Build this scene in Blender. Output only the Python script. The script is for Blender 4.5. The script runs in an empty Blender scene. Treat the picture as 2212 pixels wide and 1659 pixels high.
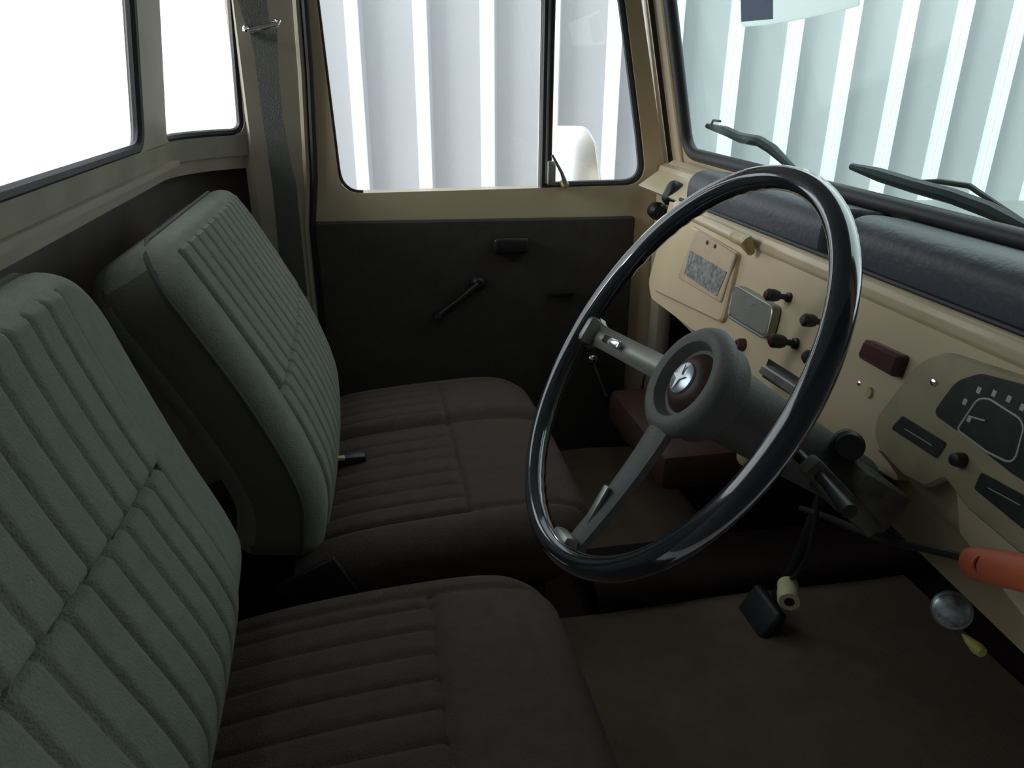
import bpy, bmesh, math, random
from mathutils import Vector, Matrix
random.seed(7)
S = bpy.context.scene
COL = S.collection
PI = math.pi
V = Vector
# ------------------------------------------------------------------ camera
ZO = 1.65                                   # camera height above the yard ground
FPX, W, H = 1600.0, 2212.0, 1659.0
YAW, PITCH, ROLL = 0.19011014, -0.39608742, 0.00496967
fwd = V((math.sin(YAW)*math.cos(PITCH), math.cos(YAW)*math.cos(PITCH), math.sin(PITCH)))
rt = V((math.cos(YAW), -math.sin(YAW), 0)); up = rt.cross(fwd)
cr = rt*math.cos(ROLL) + up*math.sin(ROLL); cu = -rt*math.sin(ROLL) + up*math.cos(ROLL)
cam = bpy.data.cameras.new('camera'); co = bpy.data.objects.new('camera', cam); COL.objects.link(co)
cam.sensor_width = 36; cam.lens = 36*FPX/W; cam.clip_start = .02; cam.clip_end = 200
m = Matrix((cr, cu, -fwd)).transposed().to_4x4(); m.translation = V((0, 0, ZO)); co.matrix_world = m
S.camera = co
# ------------------------------------------------------------------ light and exposure
SKY = 2.0
w = bpy.data.worlds.new('sky'); S.world = w; w.use_nodes = True
nt = w.node_tree; bg = nt.nodes['Background']
tc = nt.nodes.new('ShaderNodeTexCoord'); sx = nt.nodes.new('ShaderNodeSeparateXYZ'); rmp = nt.nodes.new('ShaderNodeValToRGB')
nt.links.new(tc.outputs['Generated'], sx.inputs[0]); nt.links.new(sx.outputs['Z'], rmp.inputs[0])
rmp.color_ramp.elements[0].color = (.96, .97, 1, 1); rmp.color_ramp.elements[1].color = (.86, .94, 1, 1)
nt.links.new(rmp.outputs[0], bg.inputs[0]); bg.inputs[1].default_value = SKY
sun = bpy.data.lights.new('daylight', 'SUN'); so = bpy.data.objects.new('daylight', sun); COL.objects.link(so)
sun.energy = 4.5; sun.angle = math.radians(28); sun.color = (1, .99, .97)
so.rotation_euler = V((1.0, 0.30, -0.36)).to_track_quat('-Z', 'Y').to_euler()
S.view_settings.view_transform = 'Standard'; S.view_settings.look = 'None'
S.view_settings.gamma = 1; S.view_settings.exposure = 0.45; S.view_settings.use_curve_mapping = False

# ------------------------------------------------------------------ materials
def mat(name, col, rough=.6, metal=0, bump=0, bscale=200, var=0, vscale=8, col2=None, spec=.5, coat=0, aniso=None):
    m = bpy.data.materials.new(name); m.use_nodes = True
    n = m.node_tree.nodes; l = m.node_tree.links; b = n['Principled BSDF']
    b.inputs['Base Color'].default_value = (*col, 1); b.inputs['Roughness'].default_value = rough
    b.inputs['Metallic'].default_value = metal; b.inputs['Specular IOR Level'].default_value = spec
    b.inputs['Coat Weight'].default_value = coat
    t = n.new('ShaderNodeTexCoord')
    if var:
        no = n.new('ShaderNodeTexNoise'); no.inputs['Scale'].default_value = vscale; no.inputs['Detail'].default_value = 6
        l.new(t.outputs['Object'], no.inputs['Vector'])
        mx = n.new('ShaderNodeMix'); mx.data_type = 'RGBA'
        c2 = col2 or tuple(c*.55 for c in col)
        r = n.new('ShaderNodeMapRange'); r.inputs[1].default_value = .38; r.inputs[2].default_value = .68
        r.inputs[4].default_value = var
        l.new(no.outputs[0], r.inputs[0]); l.new(r.outputs[0], mx.inputs[0])
        mx.inputs[6].default_value = (*col, 1); mx.inputs[7].default_value = (*c2, 1)
        l.new(mx.outputs[2], b.inputs['Base Color'])
    if bump:
        no = n.new('ShaderNodeTexNoise'); no.inputs['Scale'].default_value = bscale; no.inputs['Detail'].default_value = 3
        l.new(t.outputs['Object'], no.inputs['Vector'])
        bp = n.new('ShaderNodeBump'); bp.inputs['Strength'].default_value = bump; bp.inputs['Distance'].default_value = .002
        l.new(no.outputs[0], bp.inputs['Height']); l.new(bp.outputs[0], b.inputs['Normal'])
    return m
def glass_mat(name, tint, gloss=.06):
    m = bpy.data.materials.new(name); m.use_nodes = True
    n = m.node_tree.nodes; l = m.node_tree.links; n.clear()
    o = n.new('ShaderNodeOutputMaterial'); mx = n.new('ShaderNodeMixShader')
    tr = n.new('ShaderNodeBsdfTransparent'); tr.inputs[0].default_value = (*tint, 1)
    gl = n.new('ShaderNodeBsdfGlossy'); gl.inputs['Roughness'].default_value = .02
    mx.inputs[0].default_value = gloss
    l.new(tr.outputs[0], mx.inputs[1]); l.new(gl.outputs[0], mx.inputs[2]); l.new(mx.outputs[0], o.inputs[0])
    return m
M = dict(
    cream=mat('cream_paint', (.56, .46, .31), .32, var=.35, vscale=7, col2=(.46, .40, .27), coat=.2),
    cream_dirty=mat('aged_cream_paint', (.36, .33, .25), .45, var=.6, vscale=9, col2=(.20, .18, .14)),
    pillar=mat('pillar_paint', (.42, .38, .30), .45, var=.4, vscale=10, col2=(.28, .25, .2)),
    rubber=mat('black_rubber', (.018, .019, .022), .5, bump=.2),
    wheel=mat('glossy_black_rim', (.014, .02, .028), .14, coat=1),
    hub=mat('grey_horn_pad', (.13, .135, .125), .6, bump=.3, bscale=300),
    hubdark=mat('brown_button', (.045, .022, .015), .5),
    spoke=mat('brushed_steel', (.30, .31, .28), .38, metal=.6, bump=.1),
    chrome=mat('chrome', (.8, .8, .8), .15, metal=1),
    dullmetal=mat('dull_metal', (.34, .35, .33), .4, metal=.7, var=.5, vscale=40),
    darkmetal=mat('dusty_dark_metal', (.12, .115, .10), .6, metal=.3, var=.8, vscale=60, col2=(.05, .045, .04)),
    pad=mat('dark_vinyl_pad', (.055, .06, .075), .45, bump=.5, bscale=120),
    fabric=mat('grey_green_velour', (.245, .255, .222), .95, bump=.7, bscale=420, var=.35, vscale=60, col2=(.18, .19, .16), spec=.1),
    fabric_side=mat('dark_grey_vinyl', (.09, .09, .085), .7, bump=.5, bscale=200, spec=.2),
    fabric_brown=mat('brown_seat_velour', (.085, .064, .054), .95, bump=.7, bscale=420, var=.4, vscale=50, col2=(.06, .047, .04), spec=.1),
    trim=mat('dark_door_card', (.06, .054, .05), .75, bump=.6, bscale=160, var=.3, vscale=30, spec=.25),
    black=mat('black_plastic', (.012, .012, .013), .45),
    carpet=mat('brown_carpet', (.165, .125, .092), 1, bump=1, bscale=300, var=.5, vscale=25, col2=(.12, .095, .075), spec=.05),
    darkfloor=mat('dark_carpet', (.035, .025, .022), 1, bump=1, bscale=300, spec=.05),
    redbrown=mat('red_brown_paint', (.085, .035, .028), .6, var=.5, vscale=15),
    maroon=mat('maroon_plastic', (.06, .012, .018), .35, var=.4, vscale=60),
    dial=mat('dial_black', (.018, .026, .024), .35, var=.5, vscale=90, col2=(.04, .05, .045)),
    mark=mat('dial_marking', (.42, .44, .36), .6),
    label=mat('printed_label', (.10, .115, .12), .6, var=1, vscale=130, col2=(.32, .33, .30)),
    greyplate=mat('satin_grey_plate', (.27, .28, .25), .35, metal=.3, var=.3, vscale=30),
    orange=mat('orange_plastic', (.42, .10, .045), .5, var=.4, vscale=80, col2=(.42, .09, .035)),
    creamplastic=mat('cream_plastic', (.62, .60, .33), .5),
    yellow=mat('yellow_green_plastic', (.42, .40, .09), .5),
    side_shade=mat('shaded_side_olive', (.14, .135, .112), .8, bump=.5, bscale=300, spec=.2),
    belt=mat('grey_webbing', (.085, .085, .08), .8, bump=.5, bscale=400),
    sheet=mat('white_corrugated_sheet', (.50, .51, .53), .5, var=.5, vscale=1.4, col2=(.42, .43, .46)),
    lining=mat('dark_rear_lining', (.15, .13, .115), .8, var=.6, vscale=9, col2=(.08, .065, .06)),
    rib=mat('rib_highlight', (.88, .9, .9), .4),
    ground=mat('pale_concrete', (.75, .75, .73), .9, var=.4, vscale=2, col2=(.6, .6, .58)),
    blocker=mat('light_blocker', (.03, .03, .032), .9, bump=.5, bscale=8),
    white=mat('white_plastic', (.85, .86, .86), .4),
    blue=mat('blue_sticker', (.13, .17, .27), .6, var=.3, vscale=200),
    stickerwhite=mat('white_sticker', (.85, .85, .84), .6),
    yellowed=mat('yellowed_trim', (.42, .34, .16), .5, var=.7, vscale=60, col2=(.6, .52, .36)),
    roof=mat('headlining', (.35, .34, .30), .9),
    wshield=glass_mat('tinted_windshield_glass', (.84, .925, .90), .03),
    glass=glass_mat('clear_side_glass', (.93, .95, .95), .05),
)
for k_ in ('stickerwhite',):
    t_ = M[k_].node_tree; b_ = t_.nodes['Principled BSDF']; o_ = t_.nodes['Material Output']
    tr_ = t_.nodes.new('ShaderNodeBsdfTranslucent'); tr_.inputs[0].default_value = (.95, .95, .94, 1)
    mx_ = t_.nodes.new('ShaderNodeMixShader'); mx_.inputs[0].default_value = .95
    t_.links.new(b_.outputs[0], mx_.inputs[1]); t_.links.new(tr_.outputs[0], mx_.inputs[2]); t_.links.new(mx_.outputs[0], o_.inputs[0])
# ------------------------------------------------------------------ helpers
def link(name, bm, mt, parent=None, smooth=True, angle=40):
    me = bpy.data.meshes.new(name)
    bmesh.ops.recalc_face_normals(bm, faces=bm.faces[:])
    for f in bm.faces: f.smooth = smooth
    if smooth:
        for e in bm.edges:
            if len(e.link_faces) == 2 and e.calc_face_angle(0) > math.radians(angle): e.smooth = False
    bm.to_mesh(me); bm.free()
    if isinstance(mt, str): mt = M[mt]
    me.materials.append(mt)
    o = bpy.data.objects.new(name, me); COL.objects.link(o)
    if parent: o.parent = parent; o.location = -root_loc(parent)
    return o
def root_loc(p):
    v = V((0, 0, 0))
    while p: v += p.location; p = p.parent
    return v
def thing(name, label, cat, loc, group=None):
    o = bpy.data.objects.new(name, None); COL.objects.link(o); o.empty_display_size = .05
    o.location = loc; o['label'] = label; o['category'] = cat
    if group: o['group'] = group
    return o
def tag(o, label, cat, group=None):
    o['label'] = label; o['category'] = cat
    if group: o['group'] = group
    return o
def struct(o, label=None, cat=None):
    o['kind'] = 'structure'
    if label: o['label'] = label
    if cat: o['category'] = cat
    return o
def box(bm, c, s, bev=0, mtx=None, seg=2):
    r = bmesh.ops.create_cube(bm, size=1); vs = r['verts']
    for v in vs: v.co = V((v.co.x*s[0], v.co.y*s[1], v.co.z*s[2]))
    if bev:
        es = list({e for v in vs for e in v.link_edges})
        rr = bmesh.ops.bevel(bm, geom=es, offset=bev, segments=seg, profile=.5, affect='EDGES'); vs = list({v for f in rr['faces'] for v in f.verts} | {v for v in vs if v.is_valid})
    T = mtx if mtx else Matrix.Translation(V(c))
    if mtx: T = Matrix.Translation(V(c)) @ mtx
    for v in vs: v.co = T @ v.co
    return vs
def BX(c, s, bev=0, mtx=None, seg=2):
    bm = bmesh.new(); box(bm, c, s, bev, mtx, seg); return bm
def tube(bm, pts, r, n=12, closed=False, caps=True):
    pts = [V(p) for p in pts]; N = len(pts)
    rs = r if isinstance(r, (list, tuple)) else [r]*N
    rings = []; ref = None
    for i, p in enumerate(pts):
        a = pts[(i-1) % N] if (closed or i > 0) else p; b = pts[(i+1) % N] if (closed or i < N-1) else p
        t = (b-a).normalized()
        if ref is None:
            ref = t.orthogonal().normalized()
        ref = (ref - t*ref.dot(t)).normalized()
        q = t.cross(ref)
        rings.append([bm.verts.new(p + (ref*math.cos(2*PI*k/n) + q*math.sin(2*PI*k/n))*rs[i]) for k in range(n)])
    for i in range(N if closed else N-1):
        A, B = rings[i], rings[(i+1) % N]
        off = 0
        if closed and i == N-1:
            off = min(range(n), key=lambda o: (A[0].co - B[o].co).length)
        for k in range(n): bm.faces.new((A[k], A[(k+1) % n], B[(k+1+off) % n], B[(k+off) % n]))
    if caps and not closed:
        bm.faces.new(rings[0]); bm.faces.new(rings[-1][::-1])
    return rings
def TB(pts, r, n=12, closed=False):
    bm = bmesh.new(); tube(bm, pts, r, n, closed); return bm
def lathe(bm, o, axis, prof, n=32, cap=True):
    """prof: (distance along axis, radius)"""
    o = V(o); a = V(axis).normalized(); u = a.orthogonal().normalized(); v = a.cross(u)
    rings = [[bm.verts.new(o + a*d + (u*math.cos(2*PI*k/n) + v*math.sin(2*PI*k/n))*max(r, 1e-5)) for k in range(n)] for d, r in prof]
    for A, B in zip(rings, rings[1:]):
        for k in range(n): bm.faces.new((A[k], A[(k+1) % n], B[(k+1) % n], B[k]))
    if cap: bm.faces.new(rings[0][::-1]); bm.faces.new(rings[-1])
def LT(o, axis, prof, n=32, cap=True):
    bm = bmesh.new(); lathe(bm, o, axis, prof, n, cap); return bm
def rounded(pts, rad, seg=6):
    """2D polygon with rounded corners; rad scalar or list"""
    out = []; N = len(pts)
    for i, p in enumerate(pts):
        p = V(p); a = V(pts[i-1]); b = V(pts[(i+1) % N])
        r = rad[i] if isinstance(rad, (list, tuple)) else rad
        if r <= 0: out.append(tuple(p)); continue
        da = (a-p); db = (b-p); la, lb = da.length, db.length; da.normalize(); db.normalize()
        ang = da.angle(db); t = min(r/math.tan(ang/2), la*.49, lb*.49)
        p0 = p + da*t; p1 = p + db*t
        for k in range(seg+1):
            s = k/seg; q = p0*(1-s)**2 + p*2*s*(1-s) + p1*s*s
            out.append(tuple(q))
    return out
def prism(bm, pts3, d, bev=0):
    """closed 3D polygon extruded by vector d, optional bevel of the far rim"""
    d = V(d); pts3 = [V(p) for p in pts3]; n = len(pts3)
    A = [bm.verts.new(p) for p in pts3]
    if bev:
        c = sum(pts3, V((0, 0, 0)))/n
        B = [bm.verts.new(p + d*(1-bev/d.length)) for p in pts3]
        C_ = []
        nn = d.normalized()
        for i, p in enumerate(pts3):
            t = (pts3[(i+1) % n]-pts3[i-1]).normalized(); q = t.cross(nn)
            if (c-p).dot(q) < 0: q = -q
            C_.append(bm.verts.new(p + d + q*bev))
        rings = [A, B, C_]
    else: rings = [A, [bm.verts.new(p + d) for p in pts3]]
    for X, Y in zip(rings, rings[1:]):
        for i in range(n): bm.faces.new((X[i], X[(i+1) % n], Y[(i+1) % n], Y[i]))
    f = [bm.faces.new(rings[0][::-1]), bm.faces.new(rings[-1])]
    bmesh.ops.triangulate(bm, faces=f)
def PR(pts3, d, bev=0):
    bm = bmesh.new(); prism(bm, pts3, d, bev); return bm
def frame_with_hole(outer, inner, tofun, d):
    """panel with an opening: outer & inner 2D loops, mapped by tofun, thickness vector d"""
    bm = bmesh.new(); d = V(d)
    cur = bpy.data.curves.new('tmp', 'CURVE'); cur.dimensions = '2D'; cur.fill_mode = 'BOTH'
    loops = [outer] + (inner if isinstance(inner[0][0], (list, tuple)) else [inner])
    for lp in loops:
        s = cur.splines.new('POLY'); s.points.add(len(lp)-1); s.use_cyclic_u = True
        for i, p in enumerate(lp): s.points[i].co = (p[0], p[1], 0, 1)
    ob = bpy.data.objects.new('tmp', cur); me = ob.to_mesh()
    bm.from_mesh(me); ob.to_mesh_clear(); bpy.data.objects.remove(ob); bpy.data.curves.remove(cur)
    bmesh.ops.remove_doubles(bm, verts=bm.verts, dist=1e-6)
    for v in bm.verts: v.co = V(tofun(v.co.x, v.co.y))
    r = bmesh.ops.extrude_face_region(bm, geom=bm.faces[:])
    for v in r['geom']:
        if isinstance(v, bmesh.types.BMVert): v.co += d
    return bm
def ray(px, py):
    return (cr*(px-W/2) - cu*(py-H/2) + fwd*FPX)
def on_plane(px, py, p, n):
    d = ray(px, py); n = V(n); return d*(V(p).dot(n)/d.dot(n))
def grid(fn, nu, nv, bm=None):
    bm = bm or bmesh.new()
    g = [[bm.verts.new(fn(i/nu, j/nv)) for j in range(nv+1)] for i in range(nu+1)]
    for i in range(nu):
        for j in range(nv): bm.faces.new((g[i][j], g[i+1][j], g[i+1][j+1], g[i][j+1]))
    return bm
def path_fn(pts):
    """smooth (Catmull-Rom) 2D path param by arc length 0..L"""
    P = [V(p) for p in pts]; P = [P[0]*2-P[1]] + P + [P[-1]*2-P[-2]]
    S_ = []
    for i in range(1, len(P)-2):
        for k in range(16):
            t = k/16; a, b, c, d = P[i-1:i+3]
            S_.append(.5*((2*b) + (c-a)*t + (2*a-5*b+4*c-d)*t*t + (3*b-a-3*c+d)*t**3))
    S_.append(P[-2]); L = [0]
    for a, b in zip(S_, S_[1:]): L.append(L[-1] + (b-a).length)
    def f(s):
        s = max(0, min(L[-1]-1e-6, s))
        i = next(k for k in range(len(L)-1) if L[k+1] >= s)
        t = (s-L[i])/(L[i+1]-L[i]); p = S_[i].lerp(S_[i+1], t); d = (S_[i+1]-S_[i]).normalized()
        if 0 < i < len(S_)-2:
            d = ((S_[i+1]-S_[i]).normalized()*1 + (S_[i+2]-S_[i+1]).normalized()*t + (S_[i]-S_[i-1]).normalized()*(1-t)).normalized()
        return p, d
    return f, L[-1]
def pillow(path, y0, y1, T, rc, re, disp, nsign=1, nu=150, nv=110, taper=0, rcb=.03, yoff=None):
    """upholstered block: path in XZ = its face; normal = rotate(d); disp(y,s)"""
    f, L = path_fn(path); yc = (y0+y1)/2; Wd = (y1-y0)/2
    def hw(s):
        r, d = (rc, s) if s < L/2 else (rcb, L-s)
        w_ = Wd - taper*(s/L)
        if d < r: w_ -= r - math.sqrt(max(0, r*r-(r-d)**2))
        return w_
    def pt(u, v, side):
        v2 = .5-.5*math.cos(PI*v) if False else v
        # denser rows near the ends
        s = L*(v2); wv = hw(s)
        e = 2*u-1; e = math.copysign(1-(1-abs(e))**1.25, e)
        y = e*wv
        p, d = f(s); n = V((d.y, -d.x))*nsign
        dist = min(wv-abs(y), s, L-s)
        # distance to rounded corner
        r, dd = (rc, s) if s < L/2 else (rcb, L-s)
        if dd < r and abs(y) > Wd-taper*(s/L)-r:
            dist = r-math.hypot(r-dd, abs(y)-(Wd-taper*(s/L)-r))
        dist = max(0, dist)
        k = min(dist/re, 1); h = -re + re*math.sqrt(max(0, 1-(1-k)**2))
        if side: h = h + disp(yc+y, s)*min(1, dist/.012)
        else: h = -T - h
        q = p + n*h
        return V((q.x, yc+y+(yoff(s) if yoff else 0), q.y))
    bm = bmesh.new()
    G = []
    for side in (1, 0):
        G.append([[bm.verts.new(pt(i/nu, j/nv, side)) for j in range(nv+1)] for i in range(nu+1)])
        g = G[-1]
        for i in range(nu):
            for j in range(nv): bm.faces.new((g[i][j], g[i+1][j], g[i+1][j+1], g[i][j+1]))
    ring = [(i, 0) for i in range(nu)] + [(nu, j) for j in range(nv)] + [(i, nv) for i in range(nu, 0, -1)] + [(0, j) for j in range(nv, 0, -1)]
    A = [G[0][i][j] for i, j in ring]; B = [G[1][i][j] for i, j in ring]
    # a middle ring that bulges a little
    n = len(ring)
    for k in range(n): bm.faces.new((A[k], A[(k+1) % n], B[(k+1) % n], B[k]))
    edge = [a.co.copy() for a in A]
    return bm, edge, f, L

# ================================================================== YARD OUTSIDE
bm = bmesh.new(); box(bm, (0, 4, -1.70), (60, 60, .1)); g = struct(link('floor_yard', bm, 'ground', smooth=False)); g.name = 'floor'
FY = 2.9
def fx(px): return on_plane(px, 380, (0, FY-.03, 0), (0, 1, 0)).x
ribpx = [788, 925, 1060, 1192, 1318, 1441, 1564, 1682, 1794, 1906, 2016, 2127]
ribs = [fx(p) for p in ribpx]
pitch = (ribs[5]-ribs[0])/5
ribs = [ribs[0]-pitch] + ribs
while ribs[-1] < 6: ribs.append(ribs[-1]+pitch*1.12)
x0 = ribs[0]-.12
fen = thing('corrugated_fence', 'tall pale corrugated metal fence standing beyond the passenger side of the truck', 'fence', (1.5, FY, -1.65))
prof = [(x0, 0)]
for r in ribs: prof += [(r-.032, 0), (r-.017, -.03), (r+.017, -.03), (r+.030, 0)]
prof.append((ribs[-1]+.2, 0))
bm = bmesh.new()
for (a, b), (c, d) in zip(prof, prof[1:]):
    for zz in ((-1.65, 1.15),):
        vs = [bm.verts.new((a, FY+b, zz[0])), bm.verts.new((c, FY+d, zz[0])), bm.verts.new((c, FY+d, zz[1])), bm.verts.new((a, FY+b, zz[1])),]
        vt = [bm.verts.new(v.co+V((0, .012, 0))) for v in vs]
        bm.faces.new(vs); bm.faces.new(vt[::-1])
bmesh.ops.remove_doubles(bm, verts=bm.verts, dist=1e-4)
link('sheet_panel', bm, 'sheet', fen, smooth=False)
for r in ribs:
    bm = BX((r, FY-.034, -.25), (.032, .008, 2.78), .003)  # white strip on the rib front stands in for its highlight
    o = link('rib_highlight_strip', bm, 'rib', fen, smooth=False); o['label'] = 'white strip painting the highlight on a fence rib'
for z in (-1.2, .9):
    link('rail', BX((3, FY+.05, z), (8, .05, .05)), 'dullmetal', fen)
# unseen dark wall and roof slab added to block light on the near side
struct(link('wall_blocker', BX((1, -.62, -.35), (12, .15, 2.6)), 'blocker', smooth=False))
struct(link('ceiling_blocker', BX((1, -.1, .98), (12, 1.2, .08)), 'blocker', smooth=False)).name = 'ceiling'  # added slab out of view, only there to block light
# ================================================================== CAB SHELL (a room of its own)
YD = 1.62      # inner face of the passenger door
# --- roof
struct(link('ceiling', BX((.13, .99, .335), (1.0, 1.44, .03), .01), 'roof'))
# --- cab floor, tunnel, toe board
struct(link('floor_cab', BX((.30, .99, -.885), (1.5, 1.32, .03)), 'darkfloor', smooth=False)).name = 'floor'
def tun(u, v):
    a = PI*v
    y = 1.055 - .075*math.copysign(abs(math.cos(a))**.4, math.cos(a)); z = -.868 + .05*abs(math.sin(a))**.4
    return V((.34+.66*u, y, z))
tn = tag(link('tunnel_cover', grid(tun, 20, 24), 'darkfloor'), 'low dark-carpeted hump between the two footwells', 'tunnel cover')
def mat_bm(x0, x1, y0, y1):
    fm = grid(lambda u, v: V((x0+(x1-x0)*u, y0+(y1-y0)*v, -.852+.003*math.sin(9*u+3*v))), 30, 20)
    r_ = bmesh.ops.extrude_face_region(fm, geom=fm.faces[:])
    for v in r_['geom']:
        if isinstance(v, bmesh.types.BMVert): v.co.z -= .012
    return fm
tag(link('floor_mat', mat_bm(.22, .93, .37, .975), 'carpet'), 'worn brown carpet mat in the driver footwell', 'floor mat')
tag(link('floor_mat', mat_bm(.30, .64, 1.135, 1.56), 'carpet'), 'brown carpet mat in the passenger footwell, seen through the steering wheel', 'floor mat')
struct(link('wall_front', BX((1.03, .99, -.62), (.04, 1.34, .66)), 'darkfloor', smooth=False))
# --- driver-side sill and pillar (open doorway)
struct(link('trim_1', BX((.27, .33, -.89), (1.4, .06, .10), .01), 'cream_dirty'))
struct(link('wall_left', BX((-.38, .335, -.32), (.16, .05, 1.32), .01), 'pillar'))
# --- passenger door
door = struct(thing('door_1', 'cream passenger door with dark door card and open sliding glass', 'door', (.27, YD+.03, -.93)))
def yz(y): return lambda a, b: (a, y, b)
win_out = rounded([(-.055, -.232), (.618, -.228), (.598, -.12), (.545, .13), (.51, .27), (-.075, .27)], [.045, .055, .2, .2, .05, .05], 8)
outer = rounded([(-.114, -.95), (.60, -.95), (.664, -.6), (.672, -.25), (.575, .15), (.54, .31), (-.085, .31), (-.090, .0), (-.113, -.3)], [.02, .1, .1, .1, .1, .03, .01, .1, .1], 6)
link('door_shell', frame_with_hole(outer, win_out, yz(YD), (0, .045, 0)), 'cream', door, angle=30)
card = rounded([(-.113, -.288), (.592, -.296), (.592, -.90), (-.113, -.90)], .008, 3)
c_ = link('door_card', PR([(a, YD-.001, b) for a, b in card], (0, -.012, 0), .004), 'trim', door)
# pull cup / ash tray, latch handle, winder
p = on_plane(1100, 526, (0, YD, 0), (0, 1, 0))
link('pull_cup', BX((p.x, YD-.021, p.z), (.078, .022, .036), .007, seg=3), 'black', door)
p = on_plane(1210, 628, (0, YD, 0), (0, 1, 0))
h = link('latch_handle', BX((p.x, YD-.022, p.z), (.06, .014, .012), .004), 'black', door)
a = on_plane(945, 685, (0, YD-.03, 0), (0, 1, 0)); b = on_plane(1035, 615, (0, YD-.03, 0), (0, 1, 0))
wd = link('window_winder', TB([a, a.lerp(b, .5), b], [.008, .006, .010]), 'black', door)
link('winder_knob', LT(a, (0, -1, 0), [(-.005, .004), (-.004, .010), (.020, .011), (.026, .008)], 16), 'black', wd)
link('winder_boss', LT(b+V((0, .02, 0)), (0, -1, 0), [(0, .020), (.012, .018), (.02, .010)], 20), 'black', wd)
# window divider + vent rubber + glasses
link('window_divider', BX((.386, YD+.012, .02), (.022, .022, .51), .003), 'rubber', door)
link('divider_channel', BX((.3855, YD-.0005, .03), (.005, .003, .5), .001), 'dullmetal', door)
ventp = rounded([(.392, -.226), (.612, -.224), (.594, -.12), (.541, .13), (.508, .262), (.392, .262)], [.01, .05, .2, .2, .05, .01], 8)
link('vent_seal', TB([(a, YD+.012, b) for a, b in ventp], .0085, 8, True), 'rubber', door)
gp = rounded([(-.05, -.26), (.372, -.26), (.372, .265), (-.07, .265)], .01, 3)
link('sliding_glass', PR([(a, YD+.02, b) for a, b in gp], (0, .004, 0)), 'glass', door, smooth=False)
link('glass_edge', BX((.373, YD+.022, 0), (.003, .006, .52)), 'white', door)
link('vent_glass', PR([(a, YD+.014, b) for a, b in ventp], (0, .003, 0)), 'glass', door, smooth=False)
link('window_channel', TB([(-.071, YD+.008, .2), (-.055, YD+.008, -.18), (-.0535, YD+.008, -.195), (-.050, YD+.008, -.207), (-.043, YD+.008, -.217), (-.034, YD+.008, -.2245), (-.022, YD+.008, -.229), (-.008, YD+.008, -.230)], .0035, 8), 'rubber', door)
a = on_plane(1188, 350, (0, YD-.004, 0), (0, 1, 0)); 
lt = link('vent_latch', BX((a.x+.003, YD-.006, -.197), (.018, .014, .05), .003), 'dullmetal', door)
q0 = on_plane(1193, 335, (0, YD-.02, 0), (0, 1, 0)); q1 = on_plane(1222, 398, (0, YD-.02, 0), (0, 1, 0))
link('latch_lever', TB([q0, q0.lerp(q1, .6)+V((.003, 0, 0)), q1], [.003, .004, .006], 10), 'chrome', lt)
link('latch_pivot', LT(q1+V((0, .018, 0)), (0, -1, 0), [(0, .009), (.018, .008), (.022, .004)], 16), 'yellowed', lt)
# --- door seals and pillars
seal = [(.545, .31), (.592, .15), (.676, -.215), (.682, -.26)]
struct(link('trim_2', TB([(a+.009, YD+.01, b) for a, b in seal], .008, 8), 'rubber'))
struct(link('trim_3', TB([(-.089, YD-.002, .31), (-.095, YD-.002, .0), (-.105, YD-.002, -.2), (-.119, YD-.002, -.3), (-.119, YD-.002, -.88)], .007, 8), 'rubber'))
struct(link('trim_4', TB([(-.104, YD-.001, .31), (-.110, YD-.001, .0), (-.120, YD-.001, -.2), (-.133, YD-.001, -.3), (-.135, YD-.001, -.88)], .008, 8), 'pillar'))
# windshield frame
wt = math.radians(13)
WP, WN = V((.67, 0, -.15)), V((math.cos(wt), 0, math.sin(wt)))
WU = V((-math.sin(wt), 0, math.cos(wt)))
def ws(y, h): p = WP + WU*h; return (p.x, y, p.z)
gl_in = rounded([(1.535, -.002), (1.535, .42), (.42, .42), (.42, -.012)], [.045, .05, .05, .05], 8)
gl_out = [(1.655, -.10), (1.655, .49), (.33, .49), (.33, -.10)]
gl_out = rounded(gl_out, .01, 3)
wf = struct(thing('window_1', 'green tinted windshield in a cream frame', 'window', (.67, .99, -.17)))
link('windshield_frame', frame_with_hole(gl_out, gl_in, ws, V(WN)*.013), 'cream', wf)
inn = rounded([(1.585, -.09), (1.585, .45), (1.56, .45), (1.56, -.09)], .006, 3)
link('frame_bead', PR([ws(a, b) for a, b in inn], -WN*.007, .003), 'cream', wf)
link('windshield_seal', TB([V(ws(a, b))+WN*.002 for a, b in gl_in], .0125, 12, True), 'rubber', wf)
link('windshield_glass', PR([V(ws(a, b))+WN*.010 for a, b in gl_in], WN*.005), 'wshield', wf, smooth=False)
# sticker seen from inside on the glass
def wsp(px, py, off=.009): return on_plane(px, py, WP+WN*off, WN)
st = thing('windshield_sticker', 'white sticker with a blue square at the top of the windshield', 'sticker', wsp(1730, 20))
pts = [(1600, 48), (1598, -60), (1860, -100), (1857, 12), (1800, 28), (1720, 44), (1650, 55), (1606, 58)]
link('white_field', PR([wsp(*q, .0085) for q in pts], -WN*.0008), 'stickerwhite', st, smooth=False)
o = link('blue_square', PR([wsp(*q, .0075) for q in [(1602, 47), (1600, -50), (1670, -55), (1670, 41)]], -WN*.0006), 'blue', st, smooth=False); o['label'] = 'slate blue square'
struct(link('trim_9', PR([(.57, 1.665, .31), (.63, 1.665, .31), (.70, 1.665, -.16), (.73, 1.665, -.35), (.64, 1.665, -.35), (.665, 1.665, -.16), (.605, 1.665, .13)], (0, .01, 0)), 'cream_dirty'))
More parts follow.
